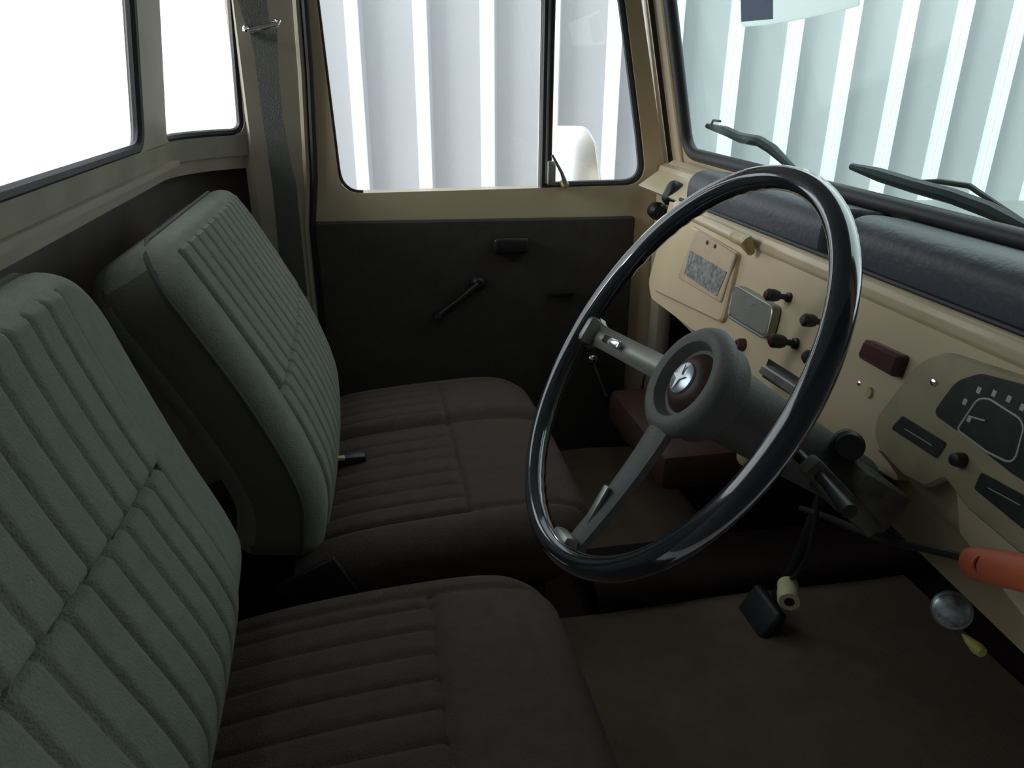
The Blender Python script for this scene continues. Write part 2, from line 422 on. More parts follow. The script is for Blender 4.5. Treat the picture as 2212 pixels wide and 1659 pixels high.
# cowl / bonnet outside
struct(link('trim_5', BX((.765, .99, -.255), (.16, 1.36, .05), .015), 'cream_dirty'))
hood = grid(lambda u, v: V((.84+1.0*u, .35+1.28*v, -.245-.03*u-.02*(2*v-1)**4)), 10, 16)
r_ = bmesh.ops.extrude_face_region(hood, geom=hood.faces[:])
for v in r_['geom']:
    if isinstance(v, bmesh.types.BMVert): v.co.z -= .02
tag(link('bonnet', hood, 'greyplate'), 'pale painted bonnet ahead of the windshield', 'bonnet')
# --- B pillar, curved corner and rear wall (lean 7 degrees forward)
LEAN = math.tan(math.radians(6.5))
def rear_pt(s, z, off=0):
    """s = arc position along the plan outline: from driver side across the back, round the corner, to the pillar"""
    P = rear_plan(s); n = P[1]
    k = max(0, min(1, (-P[0].x-.15)/.18))
    return V((P[0].x + n.x*off + (z+.11)*LEAN*k, P[0].y + n.y*off, z))
RX, RYB, RR = -.335, 1.62, .20
def rear_plan(s):
    # straight part along +Y at X=RX until Y=RYB-RR, arc, then along +X at Y=RYB
    y0 = .36; L1 = RYB-RR-y0; L2 = RR*PI/2
    if s < L1: return V((RX, y0+s)), V((-1, 0))
    if s < L1+L2:
        a = (s-L1)/RR; c = V((RX+RR, RYB-RR)); return c + V((-math.cos(a), math.sin(a)))*RR, V((-math.cos(a), math.sin(a)))
    return V((RX+RR+(s-L1-L2), RYB)), V((0, 1))
L1 = RYB-RR-.36; LT_ = L1+RR*PI/2
def rear_frame(outer, inner, off, th):
    bm = frame_with_hole(outer, inner, lambda a, b: (a, 0, b), (0, 0, 0))
    # rebuild: subdivide along s so the bend is smooth
    bm.free(); bm = bmesh.new()
    return bm
def strip(s0, s1, z0, z1, off0, off1, n=24):
    """curved slab between s0..s1, z0..z1, thickness off0..off1"""
    bm = bmesh.new()
    fr = [[bm.verts.new(rear_pt(s0+(s1-s0)*i/n, z, o)) for (z, o) in ((z0, off0), (z1, off0), (z1, off1), (z0, off1))] for i in range(n+1)]
    for A, B in zip(fr, fr[1:]):
        for k in range(4): bm.faces.new((A[k], A[(k+1) % 4], B[(k+1) % 4], B[k]))
    bm.faces.new(fr[0][::-1]); bm.faces.new(fr[-1])
    return bm
def s_at(px, py, z):
    best = None
    for i in range(2000):
        s = LT_*1.1*i/2000; p = rear_pt(s, z)
        d = p.dot(fwd); x = W/2 + FPX*p.dot(cr)/d
        if best is None or abs(x-px) < best[0]: best = (abs(x-px), s)
    return best[1]
SB = s_at(312, 325, -.11); SC0 = s_at(358, 302, -.11); SC1 = s_at(529, 290, -.11)
ZT = .26
wr = struct(thing('wall_rear', 'cab rear wall with sill ledge and rounded corner', 'wall', (RX, .99, -.93)))
def merge(*bms):
    out = bmesh.new()
    for b in bms:
        me = bpy.data.meshes.new('t'); b.to_mesh(me); b.free(); out.from_mesh(me); bpy.data.meshes.remove(me)
    return out
link('sill_beam', strip(0, LT_+.03, -.150, -.112, -.002, .02, 60), 'cream_dirty', wr)
link('ledge_lip', strip(0, L1+.03, -.152, -.143, -.014, .0, 40), 'pillar', wr)
link('lower_panel', strip(0, LT_+.05, -.87, -.148, .055, .07, 60), 'lining', wr)
link('sill_underside', strip(0, LT_+.05, -.175, -.150, .006, .056, 60), 'pillar', wr)
link('window_post', strip(SB, SC0, -.114, ZT, -.002, .018, 8), 'pillar', wr)
link('header', strip(0, LT_+.05, ZT-.01, .33, -.002, .04, 60), 'cream_dirty', wr)
# quarter pillar piece between corner window and door
link('quarter_panel', strip(SC1, LT_+.04, -.114, ZT, -.001, .035, 12), 'pillar', wr)
wr2 = struct(thing('window_2', 'wide rear cab window', 'window', (RX, .85, -.11)))
def loop_s(sa, sb, z0, z1, r):
    return rounded([(sa, z0), (sb, z0), (sb, z1), (sa, z1)], r, 8)
def corner_fill(s, z, ds, dz, r, off0=-.002, off1=.018):
    """rounded fillet in a window corner"""
    P = [(s, z)]
    for k in range(9):
        a = k/8*PI/2; P.append((s+ds*r*(1-math.sin(a)), z+dz*r*(1-math.cos(a))))
    bm = bmesh.new()
    A = [bm.verts.new(rear_pt(a, b, off0)) for a, b in P]; B = [bm.verts.new(rear_pt(a, b, off1)) for a, b in P]
    n = len(P)
    for i in range(n): bm.faces.new((A[i], A[(i+1) % n], B[(i+1) % n], B[i]))
    f = [bm.faces.new(A[::-1]), bm.faces.new(B)]; bmesh.ops.triangulate(bm, faces=f)
    return bm
def sealpath(sa, sb, z0, z1, r, off):
    base = loop_s(sa, sb, z0, z1, r); out = []
    for (a, b), (c, d) in zip(base, base[1:]+base[:1]):
        n = max(1, int(math.hypot(c-a, d-b)/.02))
        for k in range(n): out.append(rear_pt(a+(c-a)*k/n, b+(d-b)*k/n, off))
    return out
link('corner_fillets', merge(corner_fill(SB, -.112, -1, 1, .035), corner_fill(SC0, -.112, 1, 1, .02), corner_fill(SC1, -.112, -1, 1, .025)), 'pillar', wr)
link('rear_seal', TB(sealpath(.03, SB-.004, -.108, ZT-.01, .035, .006), .0085, 8, True), 'rubber', wr2)
link('rear_glass', strip(.03, SB-.003, -.105, ZT-.01, .014, .018, 4), 'glass', wr2)
wr3 = struct(thing('window_3', 'small curved corner window', 'window', rear_pt((SC0+SC1)/2, -.11)))
link('corner_seal', TB(sealpath(SC0+.004, SC1-.004, -.107, ZT-.01, .022, .008), .0075, 8, True), 'rubber', wr3)
link('corner_glass', strip(SC0+.003, SC1-.003, -.105, ZT-.01, .014, .018, 16), 'glass', wr3)
# B pillar
bp = [(-.116, 1.617), (-.116, 1.66), (-.215, 1.66), (-.235, 1.604), (-.218, 1.594)]
bpl = PR([(a, b, -.93) for a, b in bp], (0, 0, 1.24)); 
struct(link('trim_6', bpl, 'pillar', angle=25))
# A pillar lower / kick panel
struct(link('wall_right', BX((.78, 1.655, -.60), (.44, .03, .76), .01), 'redbrown'))
struct(link('trim_7', BX((.668, 1.60, -.62), (.04, .06, .74), .012), 'cream_dirty'))
struct(link('trim_8', BX((.662, 1.47, -.315), (.05, .30, .27), .014), 'cream'))

# ================================================================== SEATS
def groove(x, w_, g): return -g*math.exp(-(x/w_)**2)
def make_seat(name, label, path, y0, y1, T, ins0, ins1, pit, top_in, seam_l, seam_r, cpath, cy0, cy1, cseam, rc, gd, loc, depth, bot_in=.03):
    t = thing(name, label, 'seat', loc)
    def disp(y, s):
        h = .012*math.cos((y-(y0+y1)/2)/(y1-y0)*PI)
        inside = ins0 < y < ins1
        ed = min(abs(y-ins0), abs(y-ins1))
        if s > top_in:
            h += groove(min(abs(y-ins0), abs(y-ins1)), .0035, gd*.8)
            if inside:
                k = (y-ins0)/pit; fr = abs(k-round(k))*pit
                h += groove(fr, .0034, gd*1.25) + .003
        elif inside: pass
        sm = seam_l + (seam_r-seam_l)*(y-ins0)/(ins1-ins0)
        if inside or True:
            if inside:
                d = s-sm
                h += groove(d, .005, gd*2.2)
                h += (.004 if d < 0 else -.003)*math.exp(-abs(d)/.06)
        return h
    bm, edge, f, L = pillow(path, y0, y1, T, rc, .028, disp, nsign=-1, nu=250, nv=160)
    b = link('backrest', bm, 'fabric', t)
    b.data.materials.append(M['side_shade'])          # side faces behind the piping, colour darkened to stand in for shade
    for p_ in b.data.polygons:
        if len(p_.vertices) == 4 and p_.area > 2e-5 and abs(p_.normal.y) > .6 and abs(p_.normal.z) < .6: p_.material_index = 1
    # piping just off the front edge
    me = edge[::5]
    link('piping', TB([p for p in me], .004, 6, True), 'fabric_side', b)
    def cd(y, x):
        h = .010*math.cos((y-(cy0+cy1)/2)/(cy1-cy0)*PI)
        return h
    fC, LC = path_fn(cpath)
    ci0, ci1 = cy0+.055, cy1-.055
    def cdisp(y, s):
        h = .012*math.cos((y-(cy0+cy1)/2)/(cy1-cy0)*PI)
        q = cseam[0]-s
        if ci0 < y < ci1:
            if q > 0:
                k = (y-ci0)/pit; fr = abs(k-round(k))*pit
                h += groove(fr, .005, .004)
            h += groove(q, .005, .005)
        h += groove(min(abs(y-ci0), abs(y-ci1)), .006, .005)
        for g_ in cseam[1:]: h += groove(y-g_, .018, .018)
        return h
    bm, edge, f2, L2 = pillow(cpath, cy0, cy1, .125, .03, .045, cdisp, nsign=-1, rcb=.085)
    c = link('seat_cushion', bm, 'fabric_brown', t)
    link('seat_frame', BX((cpath[0][0]*.5+cpath[-1][0]*.5-.02, (cy0+cy1)/2, -.795), (depth, cy1-cy0-.06, .14), .015), 'black', t)
    return t
# passenger seat
ps = make_seat('passenger_seat', 'grey-green velour passenger seat by the far door, with narrow pleats and a brown cushion', 
    [(-.245, -.178), (-.195, -.27), (-.145, -.37), (-.105, -.47), (-.088, -.55), (-.10, -.64)], .902, 1.455, .118, .955, 1.40, .0385, .025, .245, .22,
    [(-.15, -.635), (-.05, -.608), (.10, -.595), (.22, -.592), (.315, -.612)], .875, 1.47, (.27, 1.235), .075, .0050, (.1, 1.16, -.865), .34)
link('recliner_bracket', BX((-.10, .868, -.665), (.09, .012, .09), .004, Matrix.Rotation(math.radians(-25), 4, 'Y')), 'black', ps)
# driver seat
ds = make_seat('driver_seat', 'grey-green velour driver seat nearest the camera, with wide pleats and a brown cushion',
    [(-.288, -.162), (-.264, -.25), (-.222, -.38), (-.185, -.48), (-.178, -.53), (-.20, -.61), (-.24, -.70)], .30, .805, .10, .340, .705, .0405, .02, .185, .207,
    [(-.25, -.63), (-.12, -.605), (.02, -.592), (.12, -.592), (.212, -.615)], .30, .80, (.295,), .085, .0042, (0, .55, -.865), .34)
# ================================================================== STEERING WHEEL
HC = V((0.26573, 0.62717, -0.25733)); tl = 0.57724552
HN = V((-math.cos(tl), 0, math.sin(tl))); E1 = V((0, 1, 0)); E2 = V((math.sin(tl), 0, math.cos(tl)))
def wp(r, deg, s=0):
    a = math.radians(deg); return HC + (E1*math.cos(a)+E2*math.sin(a))*r + HN*s
sw = thing('steering_wheel', 'glossy black two-spoke steering wheel with a round grey horn pad', 'steering wheel', HC)
RW = .2042
bm = bmesh.new(); N = 120; n = 16
rg = []
for i in range(N):
    a = 360*i/N; ring = []
    for k in range(n):
        b = 2*PI*k/n
        rr = .0112
        # finger grips on the back of the rim
        if math.cos(b) < 0 and math.sin(b) < .3: rr += .0006*math.sin(i*PI*.9)
        ring.append(bm.verts.new(wp(RW+rr*math.cos(b), a, rr*1.1*math.sin(b))))
    rg.append(ring)
for i in range(N):
    for k in range(n): bm.faces.new((rg[i][k], rg[i][(k+1) % n], rg[(i+1) % N][(k+1) % n], rg[(i+1) % N][k]))
link('rim', bm, 'wheel', sw)
DS = -.036
for ang in (-9, -102):
    bm = bmesh.new()
    def sp(u, v):
        r = .052+.150*u; wd_ = (.0135 if ang == -9 else .0175-.004*u)+(.006*max(0, (u-.9)/.1)**2)
        s = DS+.002+.022*u**1.6
        y_ = (v*2-1)*wd_; s += .005*math.cos((v*2-1)*PI/2)
        a = math.radians(ang); d = E1*math.cos(a)+E2*math.sin(a); q = E1*-math.sin(a)+E2*math.cos(a)
        return HC + d*r + q*y_ + HN*s
    grid(sp, 24, 8, bm)
    r_ = bmesh.ops.extrude_face_region(bm, geom=bm.faces[:])
    for v in r_['geom']:
        if isinstance(v, bmesh.types.BMVert): v.co -= HN*.008
    spk = link('spoke', bm, 'spoke' if ang != -102 else 'hub', sw)
    a = math.radians(ang); d = E1*math.cos(a)+E2*math.sin(a); q = E1*-math.sin(a)+E2*math.cos(a)
    R3 = Matrix((d, q, HN)).transposed().to_4x4()
    link('spoke_inlay', BX(HC+d*.155+HN*(DS+.0195+.0), (.055, .010, .005), .002, R3), 'chrome' if ang == -9 else 'spoke', spk)
    link('rim_ferrule', BX(HC+d*.1935+HN*(-.004), (.016, .034, .018), .006, R3), 'spoke', spk)
hub = link('horn_pad', LT(HC+HN*DS, HN, [(-.010, .055), (-.008, .0585), (-.002, .0600), (.003, .0580), (.008, .053), (.0095, .047), (.007, .041), (-.004, .036), (-.007, .020), (-.007, .001)], 64), 'hub', sw)
bt = link('horn_button', LT(HC+HN*(DS+.001), HN, [(-.008, .034), (-.005, .032), (.002, .025), (.0045, .020), (.0045, .001)], 48), 'hubdark', sw)
link('emblem', LT(HC+HN*(DS+.005), HN, [(0, .0170), (.003, .0165), (.0045, .013), (.005, .001)], 40), mat('emblem_blue_silver', (.60, .65, .72), .25, metal=.7), bt)
# silver three-pointed figure on the emblem
def em_pt(a, r): return wp(r, a, DS+.0102)
pts = []
for k in range(6):
    pts.append(em_pt(61+60*k, [.017, .005][k % 2] if k else .017))
link('emblem_figure', PR([em_pt(80, .013), em_pt(45, .0035), em_pt(-5, .011), em_pt(-60, .004), em_pt(-100, .015), em_pt(-145, .004), em_pt(160, .011), em_pt(115, .0035)], HN*.0012), mat('emblem_white', (.85, .87, .9), .25, metal=.3), bt)
# column
sc = thing('steering_column', 'steering column with dark shroud, ignition switch and stalks under the dashboard', 'steering column', HC-HN*.30)
link('column_shroud', LT(HC+HN*(DS-.008), -HN, [(0, .049), (.002, .0520), (.022, .0520), (.027, .049), (.029, .039), (.14, .035), (.24, .031)], 40), 'hub', sc)
link('column_tube', LT(HC+HN*(DS-.2), -HN, [(0, .026), (.52, .026)], 20), 'black', sc)
bk = on_plane(1780, 1000, HC-HN*.20+V((0, -.06, 0)), (0, 1, 0))
link('column_bracket', BX(HC-HN*.245+V((0, -.045, 0)), (.07, .07, .05), .008, Matrix.Rotation(tl, 4, 'Y')), 'darkmetal', sc)
link('bracket_arm', BX(HC-HN*.20+V((0, -.075, -.012)), (.12, .016, .02), .004, Matrix.Rotation(tl+.2, 4, 'Y')), 'darkmetal', sc)
link('ignition_lock', LT(HC-HN*.235+V((0, -.03, .04)), V((-.5, -.75, .35)), [(0, .015), (.035, .015), (.038, .012), (.046, .012)], 20), 'black', sc)
s0 = HC+HN*(-.16)+V((0, -.045, 0))
link('indicator_stalk', TB([s0, s0+V((.0, -.05, -.004)), s0+V((-.01, -.10, -.002))], [.006, .005, .007], 12), 'black', sc)
link('cable_clip', LT(on_plane(1622, 985, HC-HN*.14, (1, 0, 0)), (-1, -.3, .3), [(-.01, .011), (.01, .011), (.012, .006)], 12), 'yellowed', sc)

# ================================================================== DASHBOARD
dt = math.radians(10)
DP = V((.57, 0, -.22)); DN = V((-math.cos(dt), 0, math.sin(dt))); DD = V((-math.sin(dt), 0, -math.cos(dt)))
def da(y, b, o=0):                       # dash coordinates: lateral, down, out
    q = DP + DD*b + DN*o; return V((q.x, y, q.z))
def dpx(px, py, o=0):
    p = on_plane(px, py, DP+DN*o, DN); return p
def dpoly(pxs, o=0): return [dpx(*q, o) for q in pxs]
dash = thing('dashboard', 'cream painted steel dashboard with gauges, knobs and black padded top', 'dashboard', (.57, .95, -.4))
botn = [dpx(2000, 1083), dpx(2066, 1040), dpx(2073, 1150), dpx(2212, 1332), dpx(2420, 1640)]
out2 = [(1.365, .0), (1.372, .15), (1.335, .188)]
outline = rounded([(1.365, .004), (1.372, .165), (1.34, .190), (botn[0].y, .187)], [.0, .03, .03, .01], 6)
outline += [(p.y, (DP-p).dot(-DD)) for p in botn[1:]] + [(.365, .215), (.365, .004)]
outline = [(a, b) for a, b in outline if True]
link('dash_panel', PR([da(a, b) for a, b in outline], -DN*.012), 'cream', dash, angle=35)
# rolled top: lip and flange running to the windshield
def roll(u, v):
    prf = [(0, .022), (.006, .017), (.008, .008), (.006, .0), (.0, -.005), (-.02, -.008), (-.045, -.006), (-.10, .02)]
    f = v*(len(prf)-1); i = min(int(f), len(prf)-2); t = f-i
    o = prf[i][0]*(1-t)+prf[i+1][0]*t; b = prf[i][1]*(1-t)+prf[i+1][1]*t
    return da(1.33-(1.33-.365)*u, b, o)
link('top_lip', grid(roll, 2, 28), 'cream', dash)
# dark pads: a bulged cushion from the lip up to the windshield seal
def pad(y0, y1):
    P = [(.578, -.228), (.574, -.215), (.575, -.185), (.580, -.172), (.594, -.163), (.615, -.161), (.664, -.166)]
    f_, L_ = path_fn(P)
    def f(u, v):
        p, d = f_(L_*v); n_ = V((-d.y, d.x)); e = min(1, min(u, 1-u)*(y1-y0)/.006)
        q = p + n_*(.006*math.sqrt(max(0, 1-(1-e)**2)) + .003*math.sin(PI*v)-.006)
        return V((q.x, y0+(y1-y0)*u, q.y))
    bm = grid(f, 90, 24)
    r_ = bmesh.ops.extrude_face_region(bm, geom=bm.faces[:])
    for v in r_['geom']:
        if isinstance(v, bmesh.types.BMVert): v.co += V((.012, 0, -.010))
    return bm
yl = dpx(1768, 540).y
link('padded_top', pad(yl+.0, 1.30), 'pad', dash)
link('padded_top', pad(.37, yl-.036), 'pad', dash)
link('pad_piping', TB([da(1.32, -.007, .0), da(.37, -.007, .0)], .0035, 8), 'rubber', dash)
# cowl sheet behind pads
A = V((.590, 0, -.225)); B = V((.668, 0, -.172))
link('cowl_panel', PR([(A.x, 1.6, A.z), (B.x, 1.6, B.z), (B.x, .36, B.z), (A.x, .36, A.z)], (.004, 0, -.004)), 'cream', dash)
# heater / glovebox plate
hp = rounded([(q.y, q.z) for q in dpoly([(1500, 488), (1603, 548), (1570, 700), (1418, 628), (1447, 560)])], [.006, .01, .016, .012, .02])
def onD(y, z, o=0):
    b = (z-DP.z)/DD.z if False else None
    # solve for point on plane at height z (offset o)
    P0 = DP+DN*o; t = (z-P0.z)/DD.z; q = P0+DD*t; return V((q.x, y, q.z))
pl = link('heater_plate', PR([onD(a, b) for a, b in hp], DN*.010, .003), 'cream', dash)
hp2 = rounded([(q.y, q.z) for q in dpoly([(1507, 497), (1592, 549), (1560, 655), (1466, 600)], .01)], .006)
link('raised_field', PR([onD(a, b, .0095) for a, b in hp2], DN*.004, .0015), mat('field_beige', (.50, .40, .28), .4, var=.4, vscale=30), pl)
link('label_plate', PR(dpoly([(1492, 541), (1571, 588), (1549, 640), (1479, 592)], .0135), DN*.0012), 'label', pl, smooth=False)
for q in ((1529, 524), (1546, 532)):
    link('screw', LT(dpx(*q, .013), DN, [(0, .0035), (.002, .0035), (.003, .001)], 12), 'hubdark', pl)
# beige grab bar with a yellowed bracket end
a = dpx(1503, 470, .03); b = dpx(1612, 522, .03)
gb = link('grab_bar', TB([a, a.lerp(b, .5), b], .0085, 14), 'cream', dash)
link('bar_bracket', TB([a.lerp(b, .8), b, dpx(1622, 545, .012)], [.0095, .0105, .006], 12), 'yellowed', gb)
# satin grey plate in front of the radio opening
rp = rounded([(q.y, q.z) for q in dpoly([(1590, 617), (1673, 664), (1668, 730), (1642, 729), (1575, 685)], .014)], .010)
rp = rounded([(q.y, q.z) for q in dpoly([(1588, 616), (1671, 665), (1655, 733), (1572, 683)], .014)], .012)
g = link('radio_plate', PR([onD(a, b, .002) for a, b in rp], DN*.014, .003), 'greyplate', dash)
link('plate_rim', TB([onD(a, b, .014) for a, b in rp], .0022, 8, True), 'dullmetal', g)
link('plate_dimple', PR(dpoly([(1602, 642), (1634, 645), (1636, 655), (1622, 662)], .0155), DN*.001), 'dullmetal', g)
# pull knobs: stem and cap, standing out of the panel
def knob(pb, r=.0085, ln=.030, mt='black', tip='black'):
    o = dpx(*pb); 
    k = link('pull_knob', LT(o, DN, [(0, r*.8), (.004, r*.8), (.005, r*.45), (ln*.5, r*.45), (ln*.52, r*.8), (ln*.7, r), (ln, r), (ln+.003, r*.7)], 20), mt, dash)
    link('knob_cap', LT(o+DN*(ln+.002), DN, [(0, r*.72), (.002, r*.6), (.0025, .001)], 16), tip, k)
knob((1706, 643), .0085, .034, 'black', 'maroon'); knob((1783, 697), .0085, .030, 'black', 'redbrown')
knob((1720, 742), .0095, .036, 'black', 'maroon'); knob((1778, 775), .009, .024)
link('starter_knob', LT(dpx(1606, 745), DN, [(0, .010), (.008, .009), (.012, .007), (.012, .003), (.008, .001)], 20), 'redbrown', dash)
# small screws / stains
link('panel_screw', LT(dpx(1858, 828), DN, [(0, .0035), (.002, .003), (.003, .001)], 10), 'chrome', dash)
link('warning_lamp', LT(dpx(1879, 848), DN, [(0, .007), (.003, .006), (.003, .004)], 14), 'yellowed', dash)
# maroon switch
ms = rounded([(q.y, q.z) for q in dpoly([(1886, 734), (1967, 771), (1949, 818), (1869, 773)])], .005)
link('hazard_switch', PR([onD(a, b) for a, b in ms], DN*.014, .004), 'maroon', dash)
# ash tray opening with metal bar
link('ashtray_recess', PR(dpoly([(1662, 775), (1752, 832), (1738, 872), (1648, 814)]), DN*.0015), 'black', dash, smooth=False)
at_ = link('ashtray_drawer', PR(dpoly([(1666, 790), (1745, 840), (1736, 862), (1657, 807)], .001), DN*.014, .002), 'dullmetal', dash)
link('key_tag', PR(rounded([(q.y, q.z) for q in dpoly([(1668, 848), (1703, 862), (1706, 889), (1685, 896), (1670, 872)], .03)], .003) and dpoly([(1668, 848), (1703, 862), (1706, 889), (1685, 896), (1670, 872)], .03), DN*.004), 'creamplastic', dash)
# instrument cluster
cl = rounded([(q.y, q.z) for q in dpoly([(1898, 905), (1999, 776), (2055, 760), (2225, 815), (2500, 930), (2500, 1290), (2212, 1195), (2100, 1100), (2052, 1035), (2010, 1056), (1962, 1030), (1899, 962)])],
             [.03, .04, .04, 0, .02, .02, 0, .0, .006, .02, .02, .03])
cl = [(max(a, .375), b) for a, b in cl]
g = link('instrument_cluster', PR([onD(a, b) for a, b in cl], DN*.007, .003), mat('cluster_olive', (.36, .32, .20), .4, var=.4, vscale=25), dash)
O = .0075
dl = rounded([(q.y, q.z) for q in dpoly([(2016, 893), (2068, 822), (2120, 806), (2230, 835), (2420, 935), (2350, 1120), (2190, 1025), (2075, 935)], O)], [.008, .03, .03, .05, .05, .02, 0, 0])
dl = [(max(a, .385), b) for a, b in dl]
sp_ = link('speedometer', PR([onD(a, b, O) for a, b in dl], DN*.002, .001), 'dial', g)
ip = dpoly([(2068, 928), (2112, 862), (2135, 860), (2205, 905), (2212, 925), (2190, 1005), (2130, 975)], O+.002)
ip = [onD(a, b, O+.002) for a, b in rounded([(p.y, p.z) for p in ip], [.004, .02, .02, .02, .01, .01, .004])]
link('dial_ring', TB(ip, .0011, 6, True), 'mark', sp_)
for q in ((2085, 868), (2115, 843), (2148, 850), (2180, 862), (2209, 880), (2094, 905)):
    c = dpx(*q, O+.002)
    link('numeral_block', BX(c, (.001, .0045, .006), 0, Matrix.Rotation(dt, 4, 'Y')), 'mark', sp_)
link('needle', TB([dpx(2092, 899, O+.004), dpx(2128, 909, O+.004)], .0009, 6), 'mark', sp_)
def gauge(q):
    gg = link('small_gauge', PR(rounded([(p.y, p.z) for p in dpoly(q, O)], .003) and [onD(a, b, O) for a, b in rounded([(p.y, p.z) for p in dpoly(q, O)], .003)], DN*.0018, .0006), 'dial', g)
    c = sum(dpoly(q, O+.002), V((0, 0, 0)))/4
    link('gauge_scale', TB([dpx(q[0][0]+(q[1][0]-q[0][0])*.2+(q[3][0]-q[0][0])*.6, q[0][1]+(q[1][1]-q[0][1])*.2+(q[3][1]-q[0][1])*.6, O+.002), dpx(q[0][0]+(q[1][0]-q[0][0])*.8+(q[3][0]-q[0][0])*.6, q[0][1]+(q[1][1]-q[0][1])*.8+(q[3][1]-q[0][1])*.6, O+.002)], .0005, 5), 'mark', gg)
gauge([(1951, 898), (2046, 957), (2024, 990), (1926, 926)])
gauge([(2121, 1020), (2235, 1082), (2215, 1145), (2106, 1056)])
link('trip_knob', LT(dpx(2078, 994, O), DN, [(0, .0075), (.006, .007), (.010, .006), (.011, .003)], 16), 'black', g)
link('cluster_screw', LT(dpx(2018, 826, O), DN, [(0, .004), (.002, .0035), (.003, .001)], 10), 'chrome', g)
# ================================================================== UNDER THE DASH
hb = thing('heater_box', 'red-brown heater box on the floor at the passenger end of the dashboard', 'heater', (.62, 1.33, -.86))
link('heater_casing', BX((.66, 1.32, -.70), (.30, .34, .08), .02), 'redbrown', hb)
link('heater_body', BX((.74, 1.32, -.80), (.18, .34, .13), .02), 'black', hb)
link('duct', TB([(.70, 1.30, -.36), (.70, 1.30, -.68)], .035, 16), 'redbrown', hb)
ph = thing('door_lever', 'small chrome-tipped lever on the passenger door, just behind the wheel rim', 'lever', (.5, 1.6, -.62))
pp = on_plane(1278, 775, (0, 1.585, 0), (0, 1, 0)); pq = on_plane(1312, 860, (0, 1.585, 0), (0, 1, 0))
link('lever_rod', TB([pp, pp.lerp(pq, .5), pq], .004, 8), 'dullmetal', ph)
link('lever_mount', LT(pq+V((0, .025, 0)), (0, -1, 0), [(0, .012), (.02, .010), (.03, .006)], 16), 'black', ph)
link('lever_tip', LT(pp, (-.3, -.9, .3), [(-.008, .006), (0, .013), (.006, .010), (.010, .004)], 18), 'chrome', ph)
# clamps at the windshield base
ca = on_plane(1458, 420, (.61, 0, 0), (1, 0, 0)); cb = on_plane(1418, 455, (.615, 0, 0), (1, 0, 0))
ck = thing('windshield_clamp', 'black windshield clamp with two lobes at the left end of the dashboard', 'clamp', ca)
link('clamp_knob', BX(ca, (.046, .030, .050), .014, Matrix.Rotation(math.radians(25), 4, 'Y'), 3), 'black', ck)
link('clamp_lobe', LT(cb+V((0, .015, 0)), V((0, -1, 0)), [(0, .010), (.006, .018), (.024, .019), (.032, .012)], 20), 'black', ck)
link('clamp_pin', TB([ca+V((.016, -.014, .012)), ca+V((.020, -.018, -.002))], .003, 8), 'chrome', ck)
link('clamp_link', TB([cb+V((.008, -.004, .01)), ca+V((-.012, -.01, -.012))], .0025, 8), 'dullmetal', ck)
# hanging cream connector on its wire
cc = on_plane(1704, 1290, (.50, 0, 0), (1, 0, 0)); cw = on_plane(1742, 1210, (.51, 0, 0), (1, 0, 0)); cx_ = on_plane(1760, 1130, (.52, 0, 0), (1, 0, 0))
wc = thing('wire_connector', 'cream cylindrical connector hanging on a black wire below the steering wheel', 'connector', cc)
ax = (cc - on_plane(1700, 1262, (.52, 0, 0), (1, 0, 0))).normalized()
ax = ((-cc).normalized()*.85 - cu*.55 + cr*.05).normalized()
link('connector_body', LT(cc+ax*.010, -ax, [(.004, .0065), (0, .0065), (0, .013), (.003, .0145), (.020, .0145), (.024, .013), (.036, .0135), (.040, .010)], 24), 'creamplastic', wc)
link('connector_socket', LT(cc+ax*.0105, -ax, [(0, .0062), (.004, .006)], 16), 'black', wc)
link('wire', TB([cc-ax*.028, cw, cx_, cx_+V((.01, .02, .10))], .003, 8), 'black', wc)
# pedals
def pedal(name, lab, px, py, X):
    c = on_plane(px, py, (X, 0, 0), (1, 0, 0)); t = thing(name, lab, 'pedal', c)
    link('pedal_pad', BX(c, (.022, .085, .075), .009, Matrix.Rotation(math.radians(30), 4, 'Y'), 3), 'rubber', t)
    link('pedal_arm', TB([c+V((.01, 0, .0)), c+V((.05, 0, .10)), c+V((.09, 0, .30))], .009, 10), 'black', t)
pedal('clutch_pedal', 'black rubber clutch pedal left of the cream connector', 1640, 1330, .60)
# round glass lens
lc = on_plane(2056, 1318, (.55, 0, 0), (1, 0, 0))
rl = thing('round_lamp', 'small round glass-faced lamp with bright rim in the driver footwell', 'lamp', lc)
ln_ = (-lc).normalized()
link('lamp_bezel', LT(lc, ln_, [(-.03, .010), (-.022, .018), (-.004, .0195), (0, .018), (.001, .0165)], 32), 'dullmetal', rl)
link('lamp_lens', LT(lc, ln_, [(-.002, .0172), (.002, .016), (.004, .010), (.005, .001)], 28), mat('mottled_lens', (.10, .11, .11), .18, metal=.4, var=1, vscale=70, col2=(.55, .62, .62)), rl)
link('lamp_stalk', TB([lc-ln_*.025, lc-ln_*.05+V((.03, 0, .04)), lc-ln_*.06+V((.06, 0, .16))], .006, 8), 'black', rl)
yb = on_plane(2102, 1392, (.545, 0, 0), (1, 0, 0))
tag(link('yellow_tab', LT(yb+V((0, .014, 0)), V((0, -1, 0)), [(0, .001), (.008, .004), (.020, .0065), (.026, .005), (.028, .001)], 14), 'yellow'), 'small yellow-green plastic tab just below the round lamp', 'tab')
